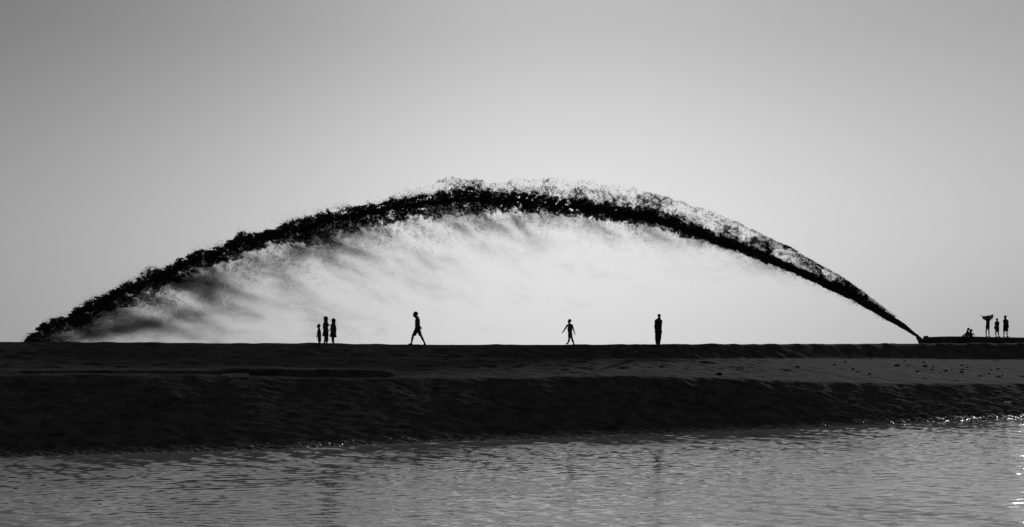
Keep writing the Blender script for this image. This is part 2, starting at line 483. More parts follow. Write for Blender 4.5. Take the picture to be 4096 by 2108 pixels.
class Fig:
    """one person posed from photograph pixels: crop origin and scale turn the measured pixels into photograph pixels"""
    def __init__(self, label, ox, oy, S, D, base, s=1.0):
        self.ox, self.oy, self.S, self.D, self.s = ox, oy, S, D, s
        self.base = self.at(*base)
        self.root = tag(empty('person', self.base), label, 'person')
        self.f = Field(); self.g = []
    def at(self, x, y, dy=0.0):
        p = px(self.ox + x / self.S, self.oy + y / self.S, self.D); p[1] += dy; return p
    def m(self, pixels): return pixels / self.S / F * self.D
    def head(self, c, h, face, neck, tilt=0.0, rn=0.05):
        c = np.asarray(c); add_head(self.f, c, h, face, tilt)
        self.f.cap(c - np.array([0, 0, h * .25]), neck, rn * self.s, rn * 1.15 * self.s, 0.03)
    def torso(self, shL, shR, hipL, hipR, rs=.07, rw=.085, rh=.085, deep=1.0):
        f = self.f; shL, shR, hipL, hipR = map(np.asarray, (shL, shR, hipL, hipR))
        ms, mh = (shL + shR) / 2, (hipL + hipR) / 2
        self.ms, self.mh = ms, mh
        f.cap(shL, shR, rs * .8, rs * .8, .04)
        nk = ms + np.array([0, 0, rs * 1.25])
        f.cap(nk, shL, rs * .62, rs * .62, .04); f.cap(nk, shR, rs * .62, rs * .62, .04)
        ch = ms * .72 + mh * .28; wa = ms * .35 + mh * .65
        f.cap(ch + (shL - ms) * .5, ch + (shR - ms) * .5, rs * 1.15 * deep, rs * 1.15 * deep, .06)
        f.cap(wa + (hipL - mh) * .6, wa + (hipR - mh) * .6, rw, rw, .06)
        f.cap(hipL, hipR, rh, rh, .05); f.cap(ch, wa, rw * 1.1, rw * 1.08, .06); f.cap(wa, mh, rw * 1.08, rh, .06)
        for a_, b_ in ((shL, hipL), (shR, hipR)): f.cap(a_ * .6 + b_ * .4 + (mh - ms) * .0, (a_ + ms - ms) * .25 + b_ * .75, rw * .8, rw * .8, .05)
    def arm(self, sh, el_, wr, tip, r=(.045, .036, .026), sp=(0, 1, 0), th=1, hs=None, curl=.35):
        f = self.f
        f.cap(sh, el_, r[0], r[1], .025); f.cap(el_, wr, r[1] * 1.02, r[2], .015)
        add_hand(f, wr, tip, hs or self.s, sp, curl, th)
    def leg(self, hip, kn, an, toe, r=(.078, .052, .036)):
        f = self.f; hip, kn, an = map(np.asarray, (hip, kn, an))
        f.cap(hip, kn, r[0], r[1], .03)
        cf = kn * .68 + an * .32
        f.cap(kn, cf, r[1], r[1] * .98, .02); f.cap(cf, an, r[1] * .98, r[2], .03)
        add_foot(f, an, toe, self.s)
    def done(self, vox=0.011):
        self.f.mesh('body', M_skin, vox, self.root, self.base)
        for nm, fl, m in self.g: fl.mesh(nm, m, 0.014, self.root, self.base)
        return self.root
    def wear(self, name, fld, m): self.g.append((name, fld, m)); return fld

def hair_cap(c, h, face, extra=0.0):
    a = math.radians(face); fw = np.array([math.sin(a), math.cos(a), 0])
    g = Field(); g.ell(c + np.array([0, 0, h * .11]) - fw * h * .07, (h * .385, h * .43, h * .42 + extra), .02, 1, -a)
    g.ell(c + fw * h * .42 - np.array([0, 0, h * .22]), (h * .42, h * .36, h * .40), .03, -1, -a)
    g.cut(c - np.array([0, 0, h * .22]), (fw * .5 + np.array([0, 0, -1.0])))
    return g

# ---- small boy (facing left)
def small_boy():
    P = Fig('small boy in shorts standing left of two long haired figures, facing left', 1220, 1220, 4.954, 95.2, (280, 782), .62)
    A = P.at
    hc = A(270, 418); h = P.m(84)
    P.head(hc, h, -80, A(281, 480), 0, .055)
    P.torso(A(276, 502, -.10), A(282, 502, .10), A(286, 628, -.06), A(286, 628, .06), .075, .075, .08)
    P.arm(A(272, 505, -.12), A(256, 570, -.16), A(240, 622, -.14), A(231, 655, -.13), (.036, .028, .021), (-1, 0, 0))
    P.arm(A(284, 505, .12), A(292, 570, .15), A(285, 622, .14), A(280, 655, .14), (.036, .028, .021), (-1, 0, 0))
    P.leg(A(286, 640, -.06), A(290, 705, -.06), A(276, 770, -.06), A(250, 782, -.06), (.065, .045, .030))
    P.leg(A(288, 640, .06), A(294, 705, .06), A(290, 770, .06), A(266, 782, .06), (.065, .045, .030))
    P.wear('hair', hair_cap(hc, h, -80), M_hair)
    s = Field().cap(A(277, 505, -.09), A(281, 505, .09), .075, .075, .05).cap(A(278, 520), A(284, 625), .088, .10, .05)
    s.cap(A(272, 505, -.12), A(262, 545, -.15), .048, .05).cap(A(284, 505, .12), A(290, 545, .145), .048, .05)
    s.cut(A(284, 640), (0, 0, -1)); s.cut(A(280, 482), (0, 0, 1)); P.wear('shirt', s, M_mid)
    q = Field()
    for dy, kx in ((-.065, 287), (.065, 291)):
        q.cap(A(284, 625, dy * .8), A(kx, 718, dy), .085, .088, .03)
    q.cut(A(290, 716), (.15, 0, -1)); q.cut(A(284, 612), (0, 0, 1)); P.wear('shorts', q, M_dark)
    return P.done()
small_boy()

# ---- woman with long hair, hands joined with the girl
def long_hair(c, h, face, low, wide, end_c):
    a = math.radians(face); fw = np.array([math.sin(a), math.cos(a), 0])
    g = Field(); g.ell(c + np.array([0, 0, h * .10]) - fw * h * .06, (h * .40, h * .43, h * .43), .02, 1, -a)
    g.cap(c - fw * h * .12, end_c, wide * .98, wide * .92, .04)
    g.ell(c + fw * h * .46 - np.array([0, 0, h * .16]), (h * .30, h * .34, h * .40), .03, -1, -a)
    return g
def woman():
    P = Fig('tallest of three figures on the left crest, long haired, reaching right', 1220, 1220, 4.954, 95.6, (412, 790), .9)
    A = P.at
    hc = A(419, 272); h = P.m(98)
    P.head(hc, h, 60, A(412, 345), 0, .05)
    P.torso(A(382, 362, .06), A(440, 362, -.10), A(392, 555, .05), A(432, 555, -.05), .072, .078, .09)
    P.arm(A(378, 366, .06), A(362, 438, .02), A(395, 490, -.16), A(425, 505, -.18), (.045, .038, .026), (0, 0, 1))
    P.arm(A(442, 366, -.10), A(468, 412, -.18), A(497, 396, -.14), A(520, 386, -.10), (.042, .034, .024), (0, 1, 0))
    P.leg(A(398, 570, .05), A(402, 680, .05), A(376, 768, .05), A(402, 790, .0), (.085, .058, .038))
    P.leg(A(432, 570, -.05), A(446, 680, -.07), A(428, 772, -.05), A(455, 792, -.12), (.085, .058, .038))
    P.wear('hair', long_hair(hc, h, 60, 0, P.m(42), A(415, 334, .05)), M_hair)
    s = Field().cap(A(384, 370, .05), A(438, 370, -.08), .085, .085, .05).cap(A(410, 385), A(410, 470), .115, .12, .06)
    s.cap(A(392, 470, .03), A(428, 470, -.03), .10, .10, .05)
    s.cap(A(380, 372, .06), A(366, 430, .03), .058, .055, .03).cap(A(442, 372, -.10), A(460, 402, -.15), .055, .05, .03)
    s.cut(A(410, 530), (0, 0, -1)); s.cut(A(410, 345), (0, 0, 1)); P.wear('shirt', s, M_mid)
    q = Field().cap(A(400, 500, .04), A(378, 640, .07), .10, .13, .05).cap(A(422, 500, -.04), A(434, 640, -.07), .10, .125, .05)
    q.cap(A(410, 500), A(406, 640), .11, .14, .05)
    q.cut(A(404, 616), (.02, 0, -1)); q.cut(A(410, 480), (0, 0, 1)); P.wear('skirt', q, M_dark)
    return P.done()
woman()

def girl():
    P = Fig('girl with long hair in a flared dress, rightmost of three on the left crest', 1220, 1220, 4.954, 95.4, (562, 790), .82)
    A = P.at
    hc = A(559, 308); h = P.m(90)
    P.head(hc, h, -70, A(560, 385), 0, .045)
    P.torso(A(535, 402, -.09), A(588, 402, .07), A(540, 560, -.05), A(575, 560, .05), .062, .066, .08)
    P.arm(A(528, 404, -.10), A(512, 482, -.14), A(484, 505, -.12), A(462, 520, -.10), (.038, .031, .023), (0, 0, 1))
    P.arm(A(592, 404, .06), A(611, 490, .08), A(602, 580, .04), A(588, 626, .03), (.038, .031, .023), (0, 1, 0))
    P.leg(A(545, 575, -.05), A(547, 690, -.06), A(562, 772, -.05), A(540, 792, -.05), (.072, .05, .034))
    P.leg(A(560, 575, .05), A(556, 690, .05), A(568, 772, .04), A(548, 792, .04), (.072, .05, .034))
    P.wear('hair', long_hair(hc, h, -70, 0, P.m(41), A(563, 372, .04)), M_hair)
    q = Field().cap(A(538, 408, -.07), A(585, 408, .06), .072, .072, .05).cap(A(560, 420), A(560, 500), .105, .115, .05)
    q.cap(A(555, 500, -.02), A(525, 640, -.04), .10, .11, .06).cap(A(568, 500, .02), A(588, 640, .05), .10, .10, .06)
    q.cap(A(560, 500), A(556, 640, 0), .11, .15, .06)
    q.cap(A(592, 408, .06), A(606, 470, .075), .05, .046, .03)
    q.cut(A(530, 636), (-.10, 0, -1)); q.cut(A(560, 382), (0, 0, 1)); P.wear('dress', q, M_mid)
    return P.done()
girl()

def walker():
    P = Fig('lone figure in shorts striding left with bowed head, long steps', 1220, 1220, 4.954, 97.0, (2215, 790), 1.0)
    A = P.at
    hc = A(2184, 192); h = P.m(112)
    P.head(hc, h, -86, A(2222, 268), -.28, .062)
    P.torso(A(2228, 292, -.15), A(2238, 292, .15), A(2232, 470, -.08), A(2232, 470, .08), .10, .105, .10)
    P.arm(A(2238, 292, -.17), A(2262, 375, -.22), A(2280, 430, -.20), A(2302, 462, -.18), (.052, .042, .030), (1, 0, 0))
    P.arm(A(2228, 292, .17), A(2220, 385, .22), A(2205, 450, .18), A(2190, 500, .16), (.052, .042, .030), (1, 0, 0))
    P.leg(A(2222, 485, -.08), A(2140, 615, -.09), A(2108, 762, -.09), A(2036, 784, -.10), (.095, .062, .040))
    P.leg(A(2242, 485, .08), A(2304, 625, .09), A(2372, 758, .09), A(2344, 790, .08), (.095, .062, .040))
    P.wear('hair', hair_cap(hc + np.array([.01, 0, .015]), h, -86), M_hair)
    s = Field().cap(A(2226, 296, -.14), A(2238, 296, .14), .105, .105, .06).cap(A(2228, 320), A(2230, 470), .135, .135, .06)
    s.cap(A(2238, 296, -.17), A(2260, 360, -.215), .068, .064, .03).cap(A(2228, 296, .17), A(2222, 360, .215), .068, .064, .03)
    s.cut(A(2230, 482), (0, 0, -1)); s.cut(A(2230, 246), (.35, 0, 1)); P.wear('shirt', s, M_mid)
    q = Field().cap(A(2228, 470, -.05), A(2228, 470, .05), .135, .135, .04)
    q.cap(A(2218, 480, -.07), A(2148, 625, -.09), .12, .105, .03).cap(A(2246, 480, .07), A(2290, 625, .09), .11, .088, .03)
    q.cut(A(2160, 612), (0, 0, -1)); q.cut(A(2230, 452), (0, 0, 1)); P.wear('shorts', q, M_dark)
    return P.done()
walker()

def walking_child():
    P = Fig('thin child walking left with both arms swung wide, bare legs', 2200, 1220, 4.954, 100.2, (410, 792), .78)
    A = P.at
    hc = A(383, 322); h = P.m(84)
    P.head(hc, h, -50, A(383, 388), 0, .05)
    P.torso(A(352, 405, .08), A(428, 402, -.08), A(386, 580, .04), A(412, 580, -.04), .064, .072, .07)
    P.arm(A(342, 404, .09), A(300, 472, .12), A(262, 532, .08), A(228, 556, .05), (.052, .042, .030), (0, 1, 0), 1, .95)
    P.arm(A(438, 400, -.09), A(464, 488, -.12), A(486, 556, -.10), A(494, 604, -.08), (.048, .036, .028), (0, 1, 0), 1, .95)
    P.leg(A(384, 600, .05), A(380, 690, .03), A(348, 766, .02), A(304, 764, .02), (.075, .052, .036))
    P.leg(A(414, 600, -.05), A(442, 690, -.05), A(474, 776, -.04), A(440, 794, -.05), (.075, .054, .036))
    hr = hair_cap(hc, h, -50); hr.ell(hc + np.array([.07, 0, .05]), (.055, .06, .06), .03); P.wear('hair', hr, M_hair)
    q = Field().cap(A(386, 570, .04), A(413, 570, -.04), .083, .083, .04)
    q.cap(A(384, 590, .05), A(381, 655, .04), .078, .060, .03).cap(A(414, 590, -.05), A(430, 650, -.05), .076, .055, .03)
    q.cut(A(400, 642), (0, 0, -1)); q.cut(A(400, 540), (0, 0, 1)); P.wear('shorts', q, M_dark)
    return P.done()
walking_child()

def man():
    P = Fig('broad figure in jacket and long trousers standing still, rightmost on the open crest', 2200, 1220, 4.954, 103.2, (2140, 790), 1.0)
    A = P.at
    hc = A(2164, 216); h = P.m(84)
    P.head(hc, h, 25, A(2158, 285), 0, .062)
    P.torso(A(2114, 322, -.06), A(2192, 322, .06), A(2122, 520, -.05), A(2178, 520, .05), .10, .12, .115)
    P.arm(A(2106, 324, -.08), A(2082, 425, -.12), A(2086, 500, -.08), A(2066, 552, -.06), (.06, .05, .034), (0, 1, 0))
    P.arm(A(2194, 324, .08), A(2206, 400, .14), A(2170, 440, .26), A(2140, 440, .28), (.06, .05, .034), (0, 0, 1))
    P.leg(A(2124, 540, -.05), A(2122, 660, -.04), A(2122, 770, -.04), A(2128, 790, .14), (.11, .075, .05))
    P.leg(A(2172, 540, .05), A(2166, 660, .06), A(2158, 770, .06), A(2168, 790, .24), (.11, .075, .05))
    P.wear('hair', hair_cap(hc, h, 25, -.01), M_hair)
    s = Field().cap(A(2116, 330, -.06), A(2190, 330, .06), .115, .115, .06).cap(A(2140, 340), A(2146, 500), .20, .185, .07)
    s.cap(A(2160, 275), A(2112, 322, -.06), .08, .09, .04).cap(A(2160, 275), A(2194, 322, .06), .08, .09, .04)
    s.cap(A(2104, 330, -.08), A(2086, 425, -.11), .08, .07, .04).cap(A(2086, 425, -.11), A(2090, 488, -.08), .07, .055, .03)
    s.cap(A(2194, 330, .08), A(2198, 390, .13), .08, .08, .04).cap(A(2162, 268), A(2158, 296), .075, .10, .04)
    s.cut(A(2150, 522), (0, 0, -1)); s.cut(A(2158, 256), (0, 0, 1)); P.wear('jacket', s, M_mid)
    q = Field().cap(A(2128, 515, -.04), A(2172, 515, .04), .155, .155, .05)
    q.cap(A(2122, 530, -.05), A(2116, 660, -.04), .125, .105, .04).cap(A(2116, 660, -.04), A(2122, 772, -.04), .105, .085, .03)
    q.cap(A(2174, 530, .05), A(2168, 655, .06), .125, .11, .04).cap(A(2168, 655, .06), A(2156, 772, .06), .105, .085, .03)
    q.cut(A(2140, 774), (0, 0, -1)); q.cut(A(2150, 500), (0, 0, 1)); P.wear('trousers', q, M_dark)
    return P.done()
man()

# ------------------------------------------------------------------ the pipe with its nozzle
PD = 136.0
def tube(name, pts, rad, m, parent, org, n=40, close=True, hollow=0.0):
    """a round tube through pts with the given radii; hollow > 0 adds an inner wall of that thickness"""
    pts = [np.asarray(p, float) for p in pts]
    V, Q = [], []
    def ring(p, t, r):
        a = unit(np.cross(t, [0, 1, 0.01])); b = np.cross(t, a)
        return [p + r * (math.cos(q) * a + math.sin(q) * b) for q in np.linspace(0, 2 * math.pi, n, endpoint=False)]
    seq = []
    for i, p in enumerate(pts):
        t = unit(pts[min(i + 1, len(pts) - 1)] - pts[max(i - 1, 0)])
        seq.append((p, t, rad[i]))
    if hollow: seq = seq + [(p, t, r - hollow) for p, t, r in seq[::-1]]
    for p, t, r in seq: V += ring(p, t, r)
    for i in range(len(seq) - 1 + (1 if hollow else 0)):
        a, b = i * n, ((i + 1) % len(seq)) * n
        for j in range(n): Q.append((a + j, a + (j + 1) % n, b + (j + 1) % n, b + j))
    return mesh_np(name, np.array(V) - org, Q, m, parent)
R_P = 0.45
def pipe_pt(u, vtop): p = px(u, vtop, PD); p[2] -= R_P; return p
p_org = px(3850, 1393, PD)
pipe = tag(empty('discharge_pipe', p_org), 'thick dark steel dredging pipe lying along the crest, nozzle pointing up left', 'pipe')
tube('pipe_section', [pipe_pt(u, v) for u, v in ((3716, 1348), (3760, 1346), (3800, 1345), (3849, 1344.6))], [R_P] * 4, M_steel, pipe, p_org, 40, True, .02)
tube('pipe_section', [pipe_pt(u, v) for u, v in ((3855, 1344.6), (3900, 1345.6), (3950, 1347.2), (4030, 1348.6), (4129, 1349.4))], [R_P] * 5, M_steel, pipe, p_org, 40, True, .02)
tube('pipe_section', [pipe_pt(u, v) for u, v in ((4135, 1349.4), (4300, 1350.5), (4600, 1351.5))], [R_P] * 3, M_steel, pipe, p_org, 40, True, .02)
tube('joint_ring', [pipe_pt(3847.5, 1344.6), pipe_pt(3856.5, 1344.6)], [R_P + .012] * 2, M_steel, pipe, p_org, 40, True, .05)
tube('joint_ring', [pipe_pt(4127.5, 1349.4), pipe_pt(4136.5, 1349.4)], [R_P + .012] * 2, M_steel, pipe, p_org, 40, True, .05)
fl = tube('flange', [pipe_pt(3697, 1349), pipe_pt(3698, 1349), pipe_pt(3711, 1348.5), pipe_pt(3717, 1348)], [R_P + .02, R_P + .10, R_P + .12, R_P + .01], M_steel, pipe, p_org, 40, True, .1)
for k in range(14):
    a = 2 * math.pi * (k + .5) / 14
    c = pipe_pt(3697, 1349) + np.array([0, math.cos(a), math.sin(a)]) * (R_P + .05)
    tube('bolt', [c + np.array([-.05, 0, 0]), c + np.array([-.045, 0, 0]), c + np.array([.06, 0, 0])], [.005, .03, .03], M_steel, fl, p_org, 8)
nz0 = pipe_pt(3697.5, 1352)
nz_tip = px(3668.5, 1346.5, PD)
tube('nozzle', [nz0, nz0 * .75 + nz_tip * .25 + np.array([-.02, 0, -.04]), nz0 * .45 + nz_tip * .55 + np.array([0, 0, -.035]), nz_tip * .9 + nz0 * .1, nz_tip], [R_P * .92, R_P * .72, R_P * .48, .15, .145], M_steel, pipe, p_org, 32, True, .02)

# ------------------------------------------------------------------ people and things on the pipe
S9 = dict(ox=3820, oy=1240, S=9.333)
def sit_a():
    P = Fig('figure squatting on the pipe with one arm stretched out to the left', 3820, 1240, 9.333, PD, (425, 990), .85)
    A = P.at
    hc = A(493, 716); h = P.m(108)
    P.head(hc, h, -75, A(478, 800), 0, .05)
    P.torso(A(462, 815, -.10), A(476, 815, .12), A(432, 945, -.08), A(436, 945, .10), .075, .08, .095)
    P.arm(A(450, 818, -.12), A(372, 878, -.20), A(302, 922, -.20), A(248, 938, -.18), (.038, .030, .022), (0, 1, 0), 1, .8)
    P.arm(A(478, 818, .14), A(505, 880, .20), A(520, 930, .16), A(530, 960, .14), (.038, .032, .024), (0, 1, 0), 1, .8)
    P.leg(A(432, 950, -.10), A(352, 908, -.12), A(292, 958, -.12), A(240, 978, -.12), (.06, .042, .032))
    P.leg(A(438, 950, .12), A(392, 915, .16), A(410, 975, .16), A(372, 985, .18), (.07, .048, .034))
    P.wear('hair', hair_cap(hc, h, -75), M_hair)
    s = Field().cap(A(465, 820, -.09), A(474, 820, .10), .085, .085, .05).cap(A(466, 830), A(434, 945), .105, .115, .05)
    s.cap(A(452, 822, -.12), A(415, 850, -.165), .05, .046, .03).cap(A(478, 822, .14), A(495, 858, .18), .05, .046, .03)
    s.cut(A(430, 975), (0, 0, -1)); s.cut(A(474, 790), (.2, 0, 1)); P.wear('shirt', s, M_dark)
    return P.done()
sit_a()
def sit_b():
    P = Fig('smaller figure huddled on the pipe, leaning back on an arm to the right', 3820, 1240, 9.333, PD, (562, 988), .8)
    A = P.at
    hc = A(590, 778); h = P.m(112)
    P.head(hc, h, -40, A(572, 850), 0, .05)
    P.torso(A(548, 868, .10), A(592, 866, -.10), A(552, 955, .08), A(590, 955, -.08), .075, .09, .10)
    P.arm(A(606, 862, -.12), A(660, 905, -.20), A(694, 938, -.20), A(724, 956, -.18), (.040, .034, .025), (0, 1, 0), 1, .8)
    P.arm(A(540, 868, .12), A(522, 880, .10), A(518, 905, -.02), A(520, 930, -.05), (.038, .032, .024), (0, 1, 0), 1, .8)
    P.leg(A(552, 955, .06), A(530, 905, -.22), A(548, 970, -.28), A(530, 985, -.40), (.065, .045, .034))
    P.leg(A(590, 955, -.06), A(605, 910, -.28), A(598, 970, -.34), A(612, 985, -.44), (.065, .045, .034))
    hr = hair_cap(hc, h, -40, .01); hr.ell(hc + np.array([.02, .03, .03]), (.125, .12, .11), .03); P.wear('hair', hr, M_hair)
    s = Field().cap(A(550, 872, .09), A(592, 870, -.09), .082, .082, .05).cap(A(570, 880), A(568, 955), .12, .13, .05)
    s.cap(A(604, 866, -.12), A(640, 890, -.17), .05, .048, .03)
    s.cut(A(570, 972), (0, 0, -1)); s.cut(A(570, 842), (0, 0, 1)); P.wear('shirt', s, M_mid)
    return P.done()
sit_b()
def cloth_bearer():
    P = Fig('figure in shorts standing on the pipe with both arms raised holding a cloth', 3820, 1240, 9.333, PD, (1220, 1000), .95)
    A = P.at
    hc = A(1212, 278); h = P.m(122)
    P.head(hc, h, 0, A(1225, 365), 0, .055)
    P.torso(A(1192, 378), A(1272, 374), A(1196, 600), A(1250, 600), .085, .085, .09)
    P.arm(A(1178, 372), A(1058, 322, .03), A(1010, 228, .02), A(984, 184, .0), (.05, .042, .028), (0, 1, 0))
    P.arm(A(1284, 366), A(1398, 300, .03), A(1424, 200, .02), A(1418, 150, .0), (.05, .042, .028), (0, 1, 0))
    P.leg(A(1192, 615), A(1162, 790), A(1166, 968), A(1192, 992, -.16), (.075, .046, .030))
    P.leg(A(1248, 615), A(1266, 790), A(1268, 968), A(1312, 996, -.10), (.075, .046, .030))
    P.wear('hair', hair_cap(hc, h, 0), M_hair)
    s = Field().cap(A(1196, 384), A(1270, 380), .092, .092, .05).cap(A(1232, 400), A(1224, 560), .115, .105, .06)
    s.cap(A(1182, 376), A(1118, 348, .015), .062, .055, .03).cap(A(1282, 370), A(1346, 334, .015), .062, .055, .03)
    s.cut(A(1222, 585), (0, 0, -1)); s.cut(A(1230, 350), (0, 0, 1)); P.wear('shirt', s, M_mid)
    q = Field().cap(A(1200, 580), A(1246, 580), .105, .105, .04)
    q.cap(A(1194, 600), A(1168, 770), .095, .050, .02).cap(A(1248, 600), A(1260, 770), .095, .050, .02)
    q.cut(A(1210, 758), (0, 0, -1)); q.cut(A(1222, 560), (0, 0, 1)); P.wear('shorts', q, M_dark)
    P.done()
    # the thin cloth sags from hand to hand behind the head
    n, mrow = 40, 18
    M_veil = mat("thin_cloth", 0.30, 0.9, 0.15, 8, 0.3, 60)
    bsdf = M_veil.node_tree.nodes['Principled BSDF']
    tr = M_veil.node_tree.nodes.new('ShaderNodeBsdfTranslucent'); tr.inputs[0].default_value = (.22, .22, .22, 1)
    mxs = M_veil.node_tree.nodes.new('ShaderNodeMixShader'); mxs.inputs[0].default_value = .8
    M_veil.node_tree.links.new(bsdf.outputs[0], mxs.inputs[1]); M_veil.node_tree.links.new(tr.outputs[0], mxs.inputs[2])
    M_veil.node_tree.links.new(mxs.outputs[0], M_veil.node_tree.nodes['Material Output'].inputs[0])
    org = A(1214, 250, .10)
    for_th = []
    low_x = [1000, 1030, 1052, 1110, 1170, 1214, 1260, 1330, 1396, 1412, 1440]
    low_y = [215, 280, 328, 350, 368, 372, 362, 332, 306, 260, 180]
    V = []
    for side in (0, 1):
        for j in range(mrow):
            b = j / (mrow - 1)
            for i in range(n):
                a = i / (n - 1)
                tx = 1008 + a * (1428 - 1008); ty = 232 - a * (232 - 168) + 10 * math.sin(a * math.pi)
                lx = 1008 + a * (1436 - 1008); ly = max(ty + 4, float(np.interp(lx, low_x, low_y)))
                dep = .13 * math.sin(a * math.pi) + .02 * math.sin(a * 38 + b * 3) * (1 - abs(2 * a - 1)) + .03 * b + .003 * side
                V.append(A(tx + (lx - tx) * b, ty + (ly - ty) * b, dep) - org)
    V = np.array(V); Q = grid_faces(n, mrow); Q2 = Q[:, ::-1] + n * mrow
    rim = []
    edge = list(range(n)) + [n * j + n - 1 for j in range(1, mrow)] + [n * (mrow - 1) + i for i in range(n - 2, -1, -1)] + [n * j for j in range(mrow - 2, 0, -1)]
    for i in range(len(edge)):
        a, b = edge[i], edge[(i + 1) % len(edge)]; rim.append((b, a, a + n * mrow, b + n * mrow))
    o = mesh_np('cloth', V, np.concatenate([Q, Q2, np.array(rim)]), M_veil); o.location = org
    tag(o, 'thin grey cloth stretched overhead between two raised hands', 'cloth')
cloth_bearer()
def bag_child():
    P = Fig('slim child on the pipe with a bag at the hip, middle of three standing', 3820, 1240, 9.333, PD, (1580, 1008), .85)
    A = P.at
    hc = A(1570, 358); h = P.m(104)
    P.head(hc, h, 150, A(1570, 440), 0, .042)
    P.torso(A(1520, 462), A(1618, 466), A(1550, 650), A(1600, 650), .075, .08, .08)
    P.arm(A(1508, 462), A(1500, 535, .06), A(1530, 575, -.14), A(1560, 560, -.17), (.040, .032, .023), (0, 0, 1), 1, .8)
    P.arm(A(1630, 468), A(1636, 560, .02), A(1600, 590, -.15), A(1572, 575, -.18), (.042, .034, .024), (0, 0, 1), 1, .8)
    P.leg(A(1548, 670), A(1522, 840), A(1532, 980), A(1552, 1006, -.16), (.075, .046, .030))
    P.leg(A(1598, 670), A(1614, 840), A(1634, 976), A(1690, 1008, -.10), (.075, .046, .030))
    P.wear('hair', hair_cap(hc, h, 150), M_hair)
    s = Field().cap(A(1522, 468), A(1618, 472), .08, .08, .05).cap(A(1574, 490), A(1575, 620), .115, .105, .05)
    s.cap(A(1510, 468), A(1506, 525, .05), .05, .046, .03).cap(A(1630, 472), A(1634, 560, .02), .052, .05, .03)
    s.cut(A(1575, 640), (0, 0, -1)); s.cut(A(1570, 436), (0, 0, 1)); P.wear('shirt', s, M_mid)
    q = Field().cap(A(1555, 620), A(1598, 620), .10, .10, .04).cap(A(1552, 650), A(1540, 850), .10, .078, .04).cap(A(1598, 650), A(1612, 850), .10, .074, .04)
    q.cut(A(1580, 822), (0, 0, -1)); q.cut(A(1575, 600), (0, 0, 1)); P.wear('shorts', q, M_dark)
    P.done()
    org = A(1490, 665, -.05)
    b = tag(empty('shoulder_bag', org), 'dark bag hanging from thin straps at the hip of the slim child', 'bag')
    g = Field().cap(A(1475, 630, -.05), A(1520, 628, -.05), .045, .045, .03).cap(A(1482, 700, -.05), A(1518, 700, -.05), .045, .045, .03)
    g.cap(A(1478, 640, -.05), A(1485, 695, -.05), .06, .055, .03).cap(A(1520, 640, -.05), A(1515, 695, -.05), .06, .055, .03)
    g.mesh('pouch', M_dark, .012, b, org)
    for x1, y1, dy in ((1504, 520, -.08), (1512, 500, .05)):
        tube('strap', [A(1466, 615, -.05), A(1474, 590, -.06 + dy * .3), A((1466 + x1) / 2, (615 + y1) / 2 - 12, dy * .7), A(x1, y1, dy)], [.013] * 4, M_dark, b, org, 8)
bag_child()
def shawl_woman():
    P = Fig('figure in a loose knee length wrap at the right end of the pipe group', 3820, 1240, 9.333, PD, (1890, 1010), .92)
    A = P.at
    hc = A(1878, 258); h = P.m(118)
    P.head(hc, h, 165, A(1882, 365), 0, .06)
    P.torso(A(1835, 390), A(1955, 405), A(1865, 620), A(1935, 620), .085, .10, .105)
    P.arm(A(1826, 394), A(1822, 480, .03), A(1860, 540, -.16), A(1890, 545, -.20), (.048, .042, .028), (0, 0, 1))
    P.arm(A(1962, 410), A(1985, 455, -.02), A(1945, 500, -.18), A(1915, 510, -.2), (.048, .042, .028), (0, 0, 1))
    P.leg(A(1862, 650), A(1828, 830), A(1826, 974), A(1846, 1006, -.16), (.08, .046, .030))
    P.leg(A(1932, 650), A(1938, 830), A(1950, 974), A(2026, 1012, -.08), (.08, .046, .030))
    hr = hair_cap(hc, h, 165); hr.cap(A(1878, 250, .05), A(1880, 345, .05), .085, .075, .04); hr.ell(A(1925, 222, 0), (.035, .06, .03), .03); P.wear('hair', hr, M_hair)
    s = Field().cap(A(1842, 400), A(1945, 412), .10, .10, .06).cap(A(1892, 420), A(1900, 560), .155, .16, .06)
    s.cap(A(1830, 400), A(1828, 460, .02), .065, .062, .03).cap(A(1955, 412), A(1982, 448, -.01), .065, .048, .03)
    s.cap(A(1890, 345), A(1890, 400), .075, .12, .05).cap(A(1950, 470, -.03), A(1985, 655, -.03), .085, .055, .03)
    s.cut(A(1900, 660), (0, 0, -1)); s.cut(A(1885, 325), (0, 0, 1)); P.wear('shawl', s, M_mid)
    q = Field().cap(A(1862, 560), A(1935, 560), .13, .13, .04).cap(A(1860, 600), A(1842, 820), .125, .095, .04).cap(A(1932, 600), A(1938, 820), .125, .092, .04)
    q.cut(A(1890, 796), (0, 0, -1)); q.cut(A(1890, 540), (0, 0, 1)); P.wear('skirt', q, M_dark)
    return P.done()
shawl_woman()

# ------------------------------------------------------------------ the jet of slurry
JD = PD
j_u = np.array([60, 103, 119, 179, 278, 334, 437, 532, 596, 695, 715, 795, 882, 940, 979, 1099, 1138, 1218, 1329, 1436, 1496, 1615, 1735, 1854, 2078, 2197, 2356, 2476, 2595, 2714, 2859, 3018, 3097, 3217, 3336, 3415, 3535, 3614, 3674])
j_t = np.array([1400, 1363, 1325, 1281, 1242, 1200, 1154, 1109, 1067, 1051, 1025, 995, 972, 946, 926, 908, 880, 861, 823, 809, 801, 781, 766, 752, 766, 786, 802, 822, 836, 876, 932, 985, 1021, 1084, 1128, 1164, 1241, 1291, 1343])
c_u = np.array([60, 110, 167, 278, 358, 477, 596, 676, 795, 914, 1024, 1099, 1258, 1337, 1496, 1615, 1735, 1800, 2038, 2158, 2317, 2476, 2595, 2714, 2819, 2978, 3058, 3177, 3296, 3415, 3535, 3614, 3656, 3674])
